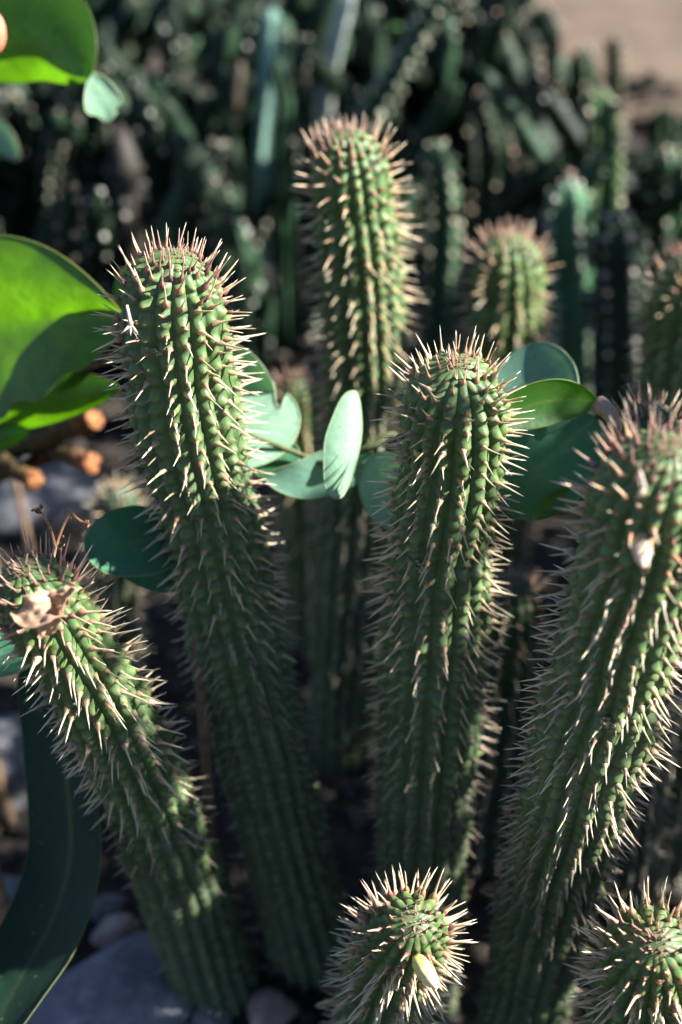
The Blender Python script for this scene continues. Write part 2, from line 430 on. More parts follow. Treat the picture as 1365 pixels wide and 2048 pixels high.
    kind = np.where(stub, 'grey', np.where(S < young_len * .45, 'young', np.where(S < young_len * (.8 + .9 * yr), np.where(yr < .35, 'young', 'rosy'),
                    np.where(S > .17 + .08 * yr, 'grey', np.where(yr < .10, 'rosy', np.where(yr > .92, 'grey', 'old'))))))
    down = norm(-up + rng.normal(0, .35, up.shape)); X = norm(down - d * np.sum(down * d, -1, keepdims=True)); Y = np.cross(d, X)
    # tuft of young spines at the growing tip
    nt_ = 15; tr_ = np.sqrt(rng.uniform(.02, 1, nt_)) * .0038; ta = rng.uniform(0, 6.28, nt_); u0 = -T[0]; sc_ = R0 / .0215
    tp = A[0] + (np.cos(ta) * tr_)[:, None] * N[0] * sc_ + (np.sin(ta) * tr_)[:, None] * B[0] * sc_ - u0 * .0006
    td = norm(u0 + ((np.cos(ta) * tr_)[:, None] * N[0] + (np.sin(ta) * tr_)[:, None] * B[0]) * 130 + rng.normal(0, .12, (nt_, 3)))
    pos = np.vstack([pos, tp]); d = np.vstack([d, td]); n = np.vstack([n, np.tile(u0, (nt_, 1))]); up = np.vstack([up, np.tile(u0, (nt_, 1))])
    ln = np.append(ln, spine_len * rng.uniform(.22, .6, nt_)); wide = np.append(wide, np.full(nt_, 1.1)); sel = np.append(sel, np.full(nt_, True))
    stub = np.append(stub, np.full(nt_, False)); kind = np.append(kind, np.where(rng.random(nt_) < .85, 'young', 'rosy')).astype(object)
    down = norm(-up + rng.normal(0, .35, up.shape)); X = norm(down - d * np.sum(down * d, -1, keepdims=True)); Y = np.cross(d, X)
    st = Stem(); st.rt = rt; st.pos = pos[sel]; st.d = d[sel]; st.X = X[sel]; st.Y = Y[sel]; st.ln = ln[sel]; st.wide = wide[sel]
    st.kind = kind[sel]; st.stub = stub[sel]; st.rad = n[sel]; st.var = rng.integers(0, 5, sel.sum()); st.A = A; st.Rr = Rr; st.parts = parts
    ALL_STEMS.append(st)
    # clusters of old flower stalks in the grooves
    spots = list(cluster_at or [])
    for _ in range(clusters): spots.append((rng.uniform(0, ribs), rng.uniform(.02, .16)))
    for (q, s) in spots:
        p, rd, _, _ = ev(np.array([round(q)]) + .02, np.array([s])); p = p[0]; rd = rd[0]
        upv = np.array([0, 0, 1.]); sx = norm(np.cross(upv, rd)); sy = np.cross(rd, sx)
        parts_ = []; fresh = s < .05 and rng.random() < .6
        for b_ in range(int(rng.integers(6, 11))):
            r = rng.uniform(.0006, .0012); o = p + sx * rng.normal(0, .0017) + sy * rng.normal(0, .0015) + rd * rng.uniform(.0012, .0028)
            cc = np.array([.50, .46, .14]) if fresh and rng.random() < .6 else np.array([.44, .36, .22]) * rng.uniform(.55, 1.2)
            sq = ICO2[0] * r * np.array([1, 1, rng.uniform(.6, 1.2)])
            parts_.append((sq + o, E4, ICO2[1], np.tile(cc, (len(sq), 1))))
            e = o + norm(rd + rng.normal(0, .8, 3)) * rng.uniform(.0012, .003)
            v, f, t = tube(np.linspace(o, e, 3), [.0003, .0002, .00005], 4)
            parts_.append((v, f, t, np.tile(np.array([.34, .27, .15]), (len(v), 1))))
        Vv, Ff, Tt, Cc = merge(parts_)
        link('dried_flower_cluster', mk_mesh('dried_flower_cluster', Vv, faces(Ff, Tt), M_TINT, Cc), rt)
    st.ev = ev; st.ribs = ribs
    return st

def finish_spines():
    """300 spines that show largest become parts of their own; the rest of a stem is one mesh"""
    discs = []
    for si, s in enumerate(ALL_STEMS):
        x, y, d = project(s.A[::6]); discs.append((x, y, d, s.Rr[::6] * FPX / d))
    for si, s in enumerate(ALL_STEMS):
        x, y, d = project(s.pos + s.d * (s.ln * .5)[:, None])
        view = norm(CAM - s.pos); facing = np.sum(view * s.rad, -1)
        vis = (x > -15) & (x < 1380) & (y > -15) & (y < 2063) & (facing > -.32)
        for sj in range(len(ALL_STEMS)):
            if sj == si: continue
            X2, Y2, D2, R2 = discs[sj]
            for k in range(len(X2)):
                vis &= ~(((x - X2[k])**2 + (y - Y2[k])**2 < (R2[k] * .93)**2) & (D2[k] + .01 < d))
        size = s.ln / d * np.where(vis, 1, 0) * np.where(s.stub, .4, 1) * np.sqrt(np.clip(1.05 - facing**2, .1, 1))
        order = np.argsort(-size); own = order[:300]; own = own[size[own] > 0] if s.parts else own[:0]
        ownset = np.zeros(len(size), bool); ownset[own] = True
        inv = Matrix.Translation(-Vector(s.rt.location))
        for i in np.nonzero(ownset)[0]:
            w = s.ln[i] if not s.stub[i] else s.ln[i] * s.wide[i]
            w = w * (s.wide[i] if not s.stub[i] else 1.0)
            M = Matrix(((s.X[i, 0] * w, s.Y[i, 0] * w, s.d[i, 0] * s.ln[i], s.pos[i, 0]), (s.X[i, 1] * w, s.Y[i, 1] * w, s.d[i, 1] * s.ln[i], s.pos[i, 1]),
                        (s.X[i, 2] * w, s.Y[i, 2] * w, s.d[i, 2] * s.ln[i], s.pos[i, 2]), (0, 0, 0, 1)))
            o = bpy.data.objects.new('spine', TPL_ME[s.kind[i]][s.var[i]]); col.objects.link(o)
            o.parent = s.rt; o.matrix_parent_inverse = inv; o.matrix_basis = M
        rest = np.nonzero(~ownset)[0]; Vs, Fs, Ts, Cs = [], [], [], []; off = 0
        for i in rest:
            v, f, t, c = TPL[s.kind[i]][s.var[i]]
            w = s.ln[i] * s.wide[i]
            Vs.append(s.pos[i] + v[:, :1] * w * s.X[i] + v[:, 1:2] * w * s.Y[i] + v[:, 2:] * s.ln[i] * s.d[i]); Fs.append(f + off); Ts.append(t + off); Cs.append(c * .97); off += len(v)
        if Vs:
            o = link('spines', mk_mesh('spines', np.vstack(Vs), [np.vstack(Fs), np.vstack(Ts)], M_SPINE, np.vstack(Cs)), s.rt); o['kind'] = 'stuff'

# ------------------------------------------------------------------ ground
rngG = np.random.default_rng(3)
def sheet(name, x0, x1, y0, y1, nx, ny, zf, mat):
    X, Y = np.meshgrid(np.linspace(x0, x1, nx), np.linspace(y0, y1, ny)); V = np.stack([X.ravel(), Y.ravel(), zf(X.ravel(), Y.ravel())], -1)
    i, j = np.meshgrid(np.arange(ny - 1), np.arange(nx - 1), indexing='ij')
    F = np.stack([i * nx + j, i * nx + j + 1, (i + 1) * nx + j + 1, (i + 1) * nx + j], -1).reshape(-1, 4)
    return tag(link(name, mk_mesh(name, V, [F], mat)), kind='structure')
nz = noise3(rngG, 14, .8, 4); nz2 = noise3(rngG, 14, 6, 22)
sheet('ground', -60, 60, -20, 120, 60, 60, lambda x, y: np.full_like(x, -.036), plain('dark_mulch', [(.3, (.018, .014, .010)), (.5, (.04, .031, .024)), (.7, (.075, .06, .047))], 30, .95, .9, .006))
sheet('sand_path', .10, 1.9, 2.0, 5.6, 60, 90, lambda x, y: -.029 + .006 * nz(np.stack([x, y, 0 * x], -1)) * np.clip(np.minimum(y - 2.0, x - .10) / .15, 0, 1), M_SAND)
def soil_z(x, y):
    P = np.stack([x, y, 0 * x], -1)
    edge = np.clip(np.minimum(1.95 - y, np.minimum(x + 1.6, 1.6 - x)) / .2, 0, 1)
    return -.036 + edge * (.034 + .006 * nz(P) + .004 * nz2(P))
sheet('soil', -1.65, 1.65, .1, 2.0, 240, 170, soil_z, M_SOIL)

def rock(name, loc, dims, seed, mat, label=None, cat='stone', group=None, cuts=9, tex=ICO4, rotz=0., dmin=.55):
    rng = np.random.default_rng(seed); V = tex[0].copy()
    for _ in range(cuts):
        n = norm(rng.normal(size=3)); dd = rng.uniform(dmin, dmin + .35); ov = V @ n - dd
        V = V - np.where(ov > 0, ov, 0)[:, None] * n * .96
    V = V * (1 + .03 * noise3(rng, 10, .5, 2.5)(V))[:, None] + norm(V) * (.010 * noise3(rng, 14, 3, 8)(V))[:, None]
    V = V * np.asarray(dims); c, s = math.cos(rotz), math.sin(rotz)
    V = V @ np.array([[c, s, 0], [-s, c, 0], [0, 0, 1]])
    o = link(name, mk_mesh(name, V, [tex[1]], mat)); o.location = Vector(loc)
    if label: tag(o, label, cat, group)
    return o

# ------------------------------------------------------------------ the spiny stems
st1 = make_stem('cactus_stem', 'tall sharp spiny cactus stem left of centre with purple tipped crown spines, leaning left', [
    (353, 506, .510, 190), (347, 588, .510, 220), (358, 720, .510, 232), (388, 900, .512, 220), (425, 1050, .513, 210), (455, 1200, .513, 206),
    (490, 1350, .515, 206), (530, 1520, .515, 196), (575, 1700, .515, 182), (615, 1880, .52, 172)], ribs=17, seed=11, twist=-.5, clusters=5,
    cluster_at=[], bare_from=.19, bare_full=.30)
st2 = make_stem('cactus_stem', 'left cactus stem bending towards the left edge with a brown husk caught on it', [
    (44, 1132, .417, 150), (75, 1195, .420, 174), (150, 1310, .430, 182), (225, 1440, .441, 186), (290, 1580, .456, 186), (345, 1720, .474, 188),
    (395, 1860, .498, 186), (440, 1990, .505, 180)], ribs=16, seed=12, twist=.5, clusters=3, bare_from=.15, bare_full=.25)
st3 = make_stem('cactus_stem', 'upright sharp cactus stem right of centre with an orange brown crown of spines', [
    (915, 728, .474, 180), (910, 800, .479, 214), (905, 900, .485, 222), (888, 1020, .488, 218), (876, 1160, .49, 220), (868, 1300, .49, 222),
    (860, 1450, .49, 214), (850, 1600, .492, 202), (842, 1760, .495, 188), (838, 1900, .495, 178)], ribs=17, seed=13, twist=.35, clusters=4,
    bare_from=.22, bare_full=.33, young_len=.012)
st4 = make_stem('cactus_stem', 'thick cactus stem at the right edge leaning right, its near tip out of focus', [
    (1342, 892, .385, 240), (1322, 960, .389, 272), (1292, 1078, .395, 272), (1258, 1200, .402, 262), (1220, 1340, .408, 252), (1180, 1480, .415, 242),
    (1142, 1620, .425, 226), (1107, 1760, .44, 208), (1074, 1900, .45, 192), (1047, 2020, .455, 180)], ribs=18, seed=14, twist=.4, clusters=6,
    bare_from=.26, bare_full=.38)
st5 = make_stem('cactus_stem', 'short cactus head at the bottom centre seen from above with a yellow bud', [
    (830, 1846, .352, 150), (804, 1890, .372, 184), (782, 1950, .394, 192), (764, 2040, .414, 188), (750, 2180, .432, 184)], ribs=16, seed=15,
    twist=.5, clusters=4, bare_from=.2, bare_full=.3)
st6 = make_stem('cactus_stem', 'short cactus head cut by the bottom right corner, seen from above', [
    (1312, 1886, .338, 180), (1306, 1932, .356, 222), (1296, 2008, .376, 234), (1280, 2140, .396, 230)], ribs=17, seed=16, twist=-.5, clusters=3,
    bare_from=.2, bare_full=.3, young_len=.018)
st7 = make_stem('cactus_stem', 'tall blurred cactus stem behind the gap at top centre, sunlit on its right', [
    (690, 258, .68, 135), (697, 330, .68, 166), (712, 450, .68, 174), (725, 580, .68, 174), (730, 720, .68, 172), (722, 880, .685, 166),
    (708, 1050, .69, 160), (695, 1250, .69, 150), (685, 1450, .69, 140)], ribs=16, K=7, row=.0016, seed=17, twist=.2, clusters=3, bare_from=.3, bare_full=.42)
st8 = make_stem('cactus_stem', 'blurred cactus stem behind the round leaves at upper right, pink crown', [
    (1015, 468, .80, 125), (1015, 530, .80, 154), (1015, 650, .80, 160), (1005, 800, .80, 156), (990, 1000, .80, 146)], ribs=14, K=6, row=.002, seed=18, clusters=2)
st9 = make_stem('cactus_stem', 'blurred cactus stem cut by the right edge above the thick leaning stem', [
    (1392, 505, .76, 150), (1386, 590, .76, 182), (1370, 720, .76, 184), (1350, 900, .76, 176)], ribs=14, K=6, row=.002, seed=19)
st10 = make_stem('cactus_stem', 'small blurred cactus stem with pinkish crown between the two tall middle stems', [
    (602, 752, .80, 78), (602, 800, .80, 102), (606, 900, .80, 106), (612, 1050, .80, 102)], ribs=12, K=6, row=.002, seed=20)
st11 = make_stem('cactus_stem', 'dark cactus tip with brown spines peeping out behind the thick right stem', [
    (1300, 808, .535, 90), (1298, 860, .535, 130), (1292, 1000, .535, 150), (1290, 1250, .54, 150)], ribs=14, K=6, row=.002, seed=21, mat=M_SKIN_SHADED)
st12 = make_stem('cactus_stem', 'shaded ribbed cactus stem low behind the thick stem at the right edge', [
    (1430, 1080, .60, 150), (1405, 1200, .60, 185), (1370, 1400, .60, 190), (1335, 1600, .60, 184), (1300, 1800, .60, 176)], ribs=14, K=6, row=.002, seed=22, mat=M_SKIN_SHADED)
st13 = make_stem('cactus_stem', 'small dark cactus tip low behind the leaves at left, in deep shade', [
    (236, 972, .74, 60), (236, 1010, .74, 84), (232, 1100, .74, 90), (230, 1200, .74, 90)], ribs=12, K=6, row=.002, seed=23, mat=M_SKIN_SHADED, young_len=.0)
st15 = make_stem('cactus_stem', 'deeply shaded ribbed stem low in the dark gap left of the thick right stem', [
    (1025, 1150, .60, 70), (1022, 1210, .60, 110), (1010, 1400, .60, 122), (995, 1600, .60, 122), (980, 1780, .60, 116)], ribs=13, K=6, row=.002, seed=25, mat=M_SKIN_SHADED, spine_len=.008)
finish_spines()

# ------------------------------------------------------------------ leaves
def cvec(r, u, t): return norm(RIGHT * r + UPC * u - FWD * t)
def leaf_part(parent, name, ctrl, width_px, nrm, mat, cup=.15, a=.85, b=.55, nu=44, nv=21, bite=None, rim=.00032, curl=0., rim_mask=.35, wave=.0, seed=0, label=None, crinkle=0., fold=0.):
    """a blade round a centre line given in photo pixels and depth; width in photo pixels at its middle"""
    rng = np.random.default_rng(seed + 77)
    C = np.array([PD(*c) for c in ctrl]); C = catmull(C, 12)
    arc = np.concatenate([[0], np.cumsum(np.linalg.norm(np.diff(C, axis=0), axis=1))]); arc /= arc[-1]
    u = .5 - .5 * np.cos(np.pi * np.linspace(0.0, 1.0, nu)); C = np.stack([np.interp(u, arc, C[:, i]) for i in range(3)], -1)
    L = np.linalg.norm(np.diff(C, axis=0), axis=1).sum()
    T = norm(np.gradient(C, axis=0)); n = np.tile(nrm, (nu, 1)); n = norm(n - T * np.sum(T * n, -1, keepdims=True)); S = np.cross(T, n)
    dm = np.mean([c[2] for c in ctrl]); W = .5 * width_px / FPX * dm
    hw = W * np.power(np.maximum(np.sin(np.pi * np.clip(u, 1e-4, 1 - 1e-4)**a), 0), b)
    v = np.linspace(-1, 1, nv); nz_ = snoise(rng, 4, .6, 2.5)
    G = np.zeros((nu, nv, 3)); mask = np.zeros((nu, nv)); vein = np.zeros((nu, nv))
    for k in range(nu):
        for m_ in range(nv):
            h = hw[k]
            if bite:
                for (u0, du, side, dep) in bite:
                    if v[m_] * side > 0: h = h * (1 - dep * math.exp(-((u[k] - u0) / du)**4))
            h *= 1 + .035 * nz_(u[k] + (2 if v[m_] > 0 else 0))
            off = fold * h * max(v[m_], 0)**1.3 + cup * W * (v[m_]**2) * (h / W) + curl * W * (u[k] - .5)**2 * 4 + wave * W * math.sin(9 * u[k] + 1.5 * v[m_]) * abs(v[m_])
            G[k, m_] = C[k] + S[k] * h * v[m_] + n[k] * off
            mask[k, m_] = .55 * math.exp(-(v[m_] / .06)**2) * (1 - u[k]) * .5; vein[k, m_] = (.5 + .5 * math.cos(6.2832 * (u[k] * 7 - abs(v[m_]) * 2.2 + .4 * nz_(v[m_] * .5))))**10
    if crinkle: G = G + nrm * (noise3(rng, 16, 90, 420)(G.reshape(-1, 3)).reshape(nu, nv, 1) * crinkle)
    V = G.reshape(-1, 3); i, j = np.meshgrid(np.arange(nu - 1), np.arange(nv - 1), indexing='ij')
    F = np.stack([i * nv + j, i * nv + j + 1, (i + 1) * nv + j + 1, (i + 1) * nv + j], -1).reshape(-1, 4)
    edge = np.vstack([G[:, 0], G[::-1, -1][1:], G[:1, 0]])
    keep = np.concatenate([[True], np.linalg.norm(np.diff(edge, axis=0), axis=1) > 1e-5]); edge = edge[keep]
    tv, tf, tt = tube(edge, rim, 6, False)
    c1 = np.stack([mask.ravel(), vein.ravel(), 0 * mask.ravel()], -1); c2 = np.zeros((len(tv), 3)); c2[:, 0] = rim_mask
    Vv, Ff, Tt, Cc = merge([(V, F, E3, c1), (tv, tf, tt, c2)])
    o = link(name, mk_mesh(name, Vv, faces(Ff, Tt), mat, Cc), parent)
    if label: o['label'] = label
    return o
def twig_part(parent, name, ctrl, r0, r1, mat=None, pts=None):
    C = np.array(pts) if pts is not None else np.array([PD(*c) for c in ctrl])
    C = catmull(C, 8); v, f, t = tube(C, np.linspace(r0, r1, len(C)), 8)
    return link(name, mk_mesh(name, v, faces(f, t), mat or M_BARK), parent)
def gpt(px, py, d): 
    p = PD(px, py, d); return np.array([p[0], p[1], -.01])

# backlit broad leaves at the left edge
p0 = gpt(-150, 760, .72)
lf = root('broadleaf_plant', p0, 'bright green sunlit broad leaves at the left edge beside the tall leaning stem', 'leafy plant')
leaf_part(lf, 'leaf', [(-250, 690, .74), (-70, 655, .715), (100, 635, .68), (262, 632, .655)], 345, cvec(-.55, -.55, 1), M_LEAF_BRIGHT, cup=-.15, fold=.75, a=.85, b=.7, curl=.05, seed=1, rim=.0004, rim_mask=.8, wave=.07, bite=[(.62, .05, 1, .12), (.8, .04, 1, .15)])  # strong rim colour paints the highlight along the leaf edge
leaf_part(lf, 'leaf', [(-200, 840, .745), (-40, 810, .725), (110, 792, .705), (238, 776, .695)], 135, cvec(-.5, -.4, 1), M_LEAF_BRIGHT, cup=-.35, b=.6, seed=2)
leaf_part(lf, 'leaf', [(-120, 900, .74), (-20, 880, .73), (58, 862, .72)], 60, cvec(0, -.2, 1), M_LEAF_BRIGHT, cup=-.3, seed=3)
leaf_part(lf, 'leaf', [(232, 640, .655), (280, 600, .648), (340, 575, .642), (410, 560, .638)], 195, cvec(.1, .3, 1), M_LEAF_BRIGHT, cup=-.25, seed=21)  # hidden leaf added behind the stem to throw shade on the big leaf
leaf_part(lf, 'leaf', [(262, 700, .66), (310, 680, .655), (370, 665, .65), (440, 660, .645)], 120, cvec(.1, .3, 1), M_LEAF_BRIGHT, cup=-.25, seed=22)  # second hidden shade caster, added below the first
twig_part(lf, 'stalk', None, .003, .002, M_BARK, [PD(-215, 800, .745), PD(0, 790, .745), PD(180, 730, .70), PD(262, 700, .66), PD(232, 640, .655)])
twig_part(lf, 'stalk', None, .005, .003, M_BARK, [p0, PD(-190, 860, .745), PD(-215, 760, .745), PD(-230, 660, .73)])

p0 = gpt(-170, 200, .80)
lt = root('broadleaf_plant', p0, 'green leaf hanging in the top left corner, pale sunlit tip curling over', 'leafy plant')
leaf_part(lt, 'leaf', [(-190, 30, .76), (-40, 40, .75), (90, 65, .74), (182, 150, .73)], 235, cvec(-.30, -.36, 1), M_LEAF_BRIGHT, cup=-.25, b=.55, seed=4)
leaf_part(lt, 'leaf', [(172, 132, .735), (198, 180, .735), (216, 244, .74)], 74, cvec(.0, .15, 1), M_LEAF_PALE, cup=.1, a=1.7, b=.75, wave=.08, bite=[(.9, .06, 1, .4), (.82, .05, -1, .3)], seed=5, label='pale sunlit leaf tip')
twig_part(lt, 'stalk', None, .005, .003, M_BARK, [p0, PD(-200, 300, .79), PD(-210, 140, .78), PD(-190, 30, .76)])
p = PD(-24, 64, .66); V = ICO3[0] * np.array([.0085, .0085, .0115]) * (1 + .05 * noise3(np.random.default_rng(5), 6, .3, .8)(ICO3[0]))[:, None] + p
pr = root('blossom', p, 'smooth coral orange blossom cut by the left edge near the top corner', 'flower')
link('petal', mk_mesh('petal', V, [ICO3[1]], M_TINT, np.tile([.75, .20, .12], (len(V), 1))), pr)
twig_part(pr, 'stalk', None, .0015, .002, M_BARK, [p + np.array([0, 0, -.009]), p + np.array([-.02, .02, -.08]), p + np.array([-.05, .06, -.2]), np.array([p[0] - .09, p[1] + .1, -.01])])
bl = root('broadleaf_plant', gpt(-60, 330, .95), 'small blue grey leaf at the left edge under the top corner leaf', 'leafy plant')
leaf_part(bl, 'leaf', [(-60, 245, .94), (0, 275, .93), (38, 318, .93)], 62, cvec(-.6, .0, 1), M_LEAF_PALE_SHADE, seed=6)
twig_part(bl, 'stalk', None, .003, .002, M_BARK, [gpt(-60, 330, .95), PD(-75, 400, .95), PD(-60, 245, .94)])

# pale round leaves in the middle
g0 = gpt(850, 960, .66)
lm = root('round_leaf_shrub', g0, 'pale round leaves on a thin twig between the two tall front stems', 'leafy plant')
leaf_part(lm, 'leaf', [(385, 850, .668), (465, 850, .664), (535, 848, .660), (600, 846, .658)], 240, cvec(.55, .55, 1), M_LEAF_PALE, cup=.06, a=.8, b=.45,
          bite=[(.80, .05, -1, .6), (.45, .16, -1, .12)], seed=7, nu=44, label='pale sunlit leaf with a bitten edge')
leaf_part(lm, 'leaf', [(400, 720, .67), (480, 745, .67), (548, 800, .67)], 100, cvec(-.75, -.1, 1), M_LEAF_PALE_SHADE, seed=8)
leaf_part(lm, 'leaf', [(752, 918, .645), (680, 938, .645), (610, 958, .645), (532, 958, .645)], 88, cvec(-.8, -.2, 1), M_LEAF_PALE_SHADE, cup=.2, seed=9)
leaf_part(lm, 'leaf', [(600, 905, .655), (560, 915, .655), (515, 950, .655)], 70, cvec(-.3, .3, 1), M_LEAF_DEEP, cup=.2, seed=10)  # deep green blade put in as the shadowed part of the leaf
leaf_part(lm, 'leaf', [(676, 998, .618), (690, 930, .615), (703, 850, .613), (709, 782, .612)], 86, cvec(.75, .2, 1), M_LEAF_PALE, cup=-.45, a=.95, b=.42, seed=11, label='upright pale leaf turned to the sun')
leaf_part(lm, 'leaf', [(760, 905, .625), (775, 980, .622), (800, 1062, .62)], 120, cvec(-.65, .1, 1), M_LEAF_PALE_SHADE, cup=.1, seed=12)
twig_part(lm, 'twig', None, .0024, .0009, plain('green_twig', [(.3, (.05, .07, .025)), (.6, (.10, .11, .045))], 200), [g0, PD(840, 1100, .65), PD(800, 885, .635), PD(745, 892, .632), PD(660, 925, .642), PD(590, 905, .65), PD(430, 830, .65), PD(405, 740, .67)])
# leaves at the right
g0 = gpt(1230, 950, .66)
lr = root('round_leaf_shrub', g0, 'round dark leaves with a brown twig stub between the two right front stems', 'leafy plant')
leaf_part(lr, 'leaf', [(1068, 870, .64), (1068, 800, .64), (1066, 740, .645), (1062, 688, .65)], 196, cvec(-.55, .1, 1), M_LEAF_PALE_SHADE, cup=.12, a=.8, b=.5, seed=13)
leaf_part(lr, 'leaf', [(1196, 803, .60), (1110, 800, .595), (1020, 825, .59), (950, 868, .585)], 92, cvec(.1, -.25, 1), M_LEAF_BRIGHT, cup=.25, a=.9, b=.7, seed=14)
leaf_part(lr, 'leaf', [(1190, 838, .635), (1130, 890, .635), (1070, 950, .635), (1022, 1030, .64)], 205, cvec(-.2, .15, 1), M_LEAF_DEEP, cup=.2, a=.95, b=.5, seed=15)
leaf_part(lr, 'leaf', [(1170, 975, .63), (1120, 1000, .628), (1066, 1038, .625)], 44, cvec(0, -.2, 1), M_LEAF_BRIGHT, cup=.3, seed=16)
v, f, t = tube(catmull([PD(1192, 806, .60), PD(1215, 822, .598), PD(1235, 850, .60)], 5), [.0035, .0042, .0042, .004, .0038, .0036, .0036, .0034, .003, .003, .003], 10)
link('cut_stub', mk_mesh('cut_stub', v, faces(f, t), M_TINT, np.tile([.34, .24, .19], (len(v), 1))), lr)
twig_part(lr, 'twig', None, .0035, .002, M_BARK, [g0, PD(1240, 1100, .64), PD(1235, 950, .62), PD(1235, 850, .60)])
# dark leaves at the lower left
g0 = gpt(380, 1180, .63)
le = root('round_leaf_shrub', g0, 'deep green round leaf tucked behind the left side of the tall leaning stem', 'leafy plant')
leaf_part(le, 'leaf', [(372, 1065, .64), (300, 1080, .63), (235, 1090, .622), (170, 1092, .618)], 158, cvec(-.2, .35, 1), M_LEAF_DEEP, cup=.12, a=1.05, b=.45, seed=17)
leaf_part(le, 'leaf', [(390, 1150, .645), (320, 1155, .64), (230, 1130, .635)], 60, cvec(-.1, .3, 1), M_LEAF_DEEP, cup=.12, seed=18)
twig_part(le, 'twig', None, .003, .0018, M_BARK, [g0, PD(395, 1250, .65), PD(388, 1120, .645), PD(372, 1065, .64)])
g0 = gpt(-60, 1400, .66)
lg = root('strap_leaf_plant', g0, 'long dark strap leaf curving down the lower left edge with a thin pale rim', 'leafy plant')
leaf_part(lg, 'leaf', [(92, 1300, .66), (118, 1440, .655), (138, 1600, .65), (140, 1720, .645), (105, 1840, .635), (40, 1960, .62), (-40, 2110, .60)], 205, cvec(-.65, .0, 1), M_LEAF_STRAP,
          cup=.18, a=1.0, b=.16, nu=40, seed=19, rim=.0004, wave=.04, rim_mask=.15)
leaf_part(lg, 'leaf', [(-110, 1290, .63), (-20, 1302, .628), (70, 1318, .625)], 104, cvec(-.1, .35, 1), M_LEAF_DEEP, cup=.1, a=1.0, b=.5, seed=20, label='rounded green leaf at the edge')
twig_part(lg, 'stalk', None, .005, .003, M_BARK, [g0, PD(-100, 1450, .65), PD(-130, 1330, .635), PD(-110, 1290, .63)])

# fleshy orange tipped fingers behind the left stem
g0 = gpt(-40, 960, .86)
fg = root('pruned_shrub', g0, 'stubby brown stems with orange cut ends under the bright left leaves', 'shrub')
M_STUB = col_mat('weathered_stub', .85, 0, .2)
for q, (ctrl, w) in enumerate((([(-60, 930, .86), (60, 888, .84), (192, 836, .81)], 46), ([(-60, 900, .87), (70, 892, .85), (186, 928, .82)], 42), ([(-90, 880, .86), (10, 925, .84), (74, 964, .82)], 42),
                ([(-20, 960, .88), (40, 935, .86), (98, 912, .845)], 30), ([(-80, 850, .86), (0, 830, .85), (60, 815, .84)], 36))):
    rg = np.random.default_rng(300 + q); C = catmull([PD(c[0], c[1], c[2] - .04) for c in ctrl], 30); n_ = len(C); r = .5 * w / FPX * .83
    tt_ = np.linspace(0, 1, n_); rr = r * (.86 + .10 * snoise(rg, 5, 3, 12)(tt_) + .12 * np.exp(-((tt_ - .97) / .05)**2))
    v, f, t = tube(C, rr, 18); v = v + (noise3(rg, 12, 60, 220)(v) * .0014)[:, None] * norm(v - v.mean(0))
    v[-1] -= norm(C[-1] - C[-2]) * .002
    cc = np.append(np.repeat(tt_, 18), [0, 1]); zz = np.clip(.45 + 1.0 * noise3(rg, 14, 100, 420)(v), 0, 1)[:, None]; cc = np.clip((cc - .80 - .06 * zz[:, 0]) / .10, 0, 1)[:, None]
    body = np.array([.035, .030, .012]) * (1 - zz) + np.array([.085, .055, .022]) * zz; tip = np.array([.05, .022, .012]) * (1 - zz) + np.array([.30, .12, .045]) * zz
    link('cut_stem', mk_mesh('cut_stem', v, faces(f, t), M_STUB, body * (1 - cc) + tip * cc), fg)

# dry twig with brown flower heads above the left stem
b0 = PD(100, 1150, .556)
dt = root('dried_twig', b0, 'thin orange brown dried twig with crumbly flower heads above the left bent stem', 'twig')
bz = np.random.default_rng(9)
for ctrl in ([(100, 1150, .556), (112, 1095, .556), (126, 1055, .556), (142, 1024, .558)], [(142, 1024, .558), (158, 1040, .557), (178, 1050, .556)], [(112, 1095, .556), (102, 1060, .556), (88, 1030, .557), (72, 1018, .558)]):
    twig_part(dt, 'twig', ctrl, .0007, .0005, plain('dry_twig', [(.3, (.26, .13, .06)), (.6, (.40, .22, .11))], 300))
for (x, y, k) in ((74, 1018, 16), (96, 1048, 10), (116, 1085, 12), (172, 1046, 12), (140, 1026, 6)):
    ps = []
    for _ in range(k):
        o = PD(x + bz.normal(0, 7), y + bz.normal(0, 6), .556 + bz.normal(0, .001)); sc = bz.uniform(.0004, .0009)
        vv = ICO1[0] * sc * np.array([bz.uniform(.3, 1.6), bz.uniform(.2, .7), bz.uniform(.3, 1.6)]) @ np.linalg.qr(bz.normal(size=(3, 3)))[0] + o; ps.append((vv, E4, ICO1[1], np.tile(np.array([.22, .10, .045]) * bz.uniform(.5, 1.3), (len(vv), 1))))
    Vv, Ff, Tt, Cc = merge(ps); link('flower_head', mk_mesh('flower_head', Vv, faces(Ff, Tt), M_TINT, Cc), dt)

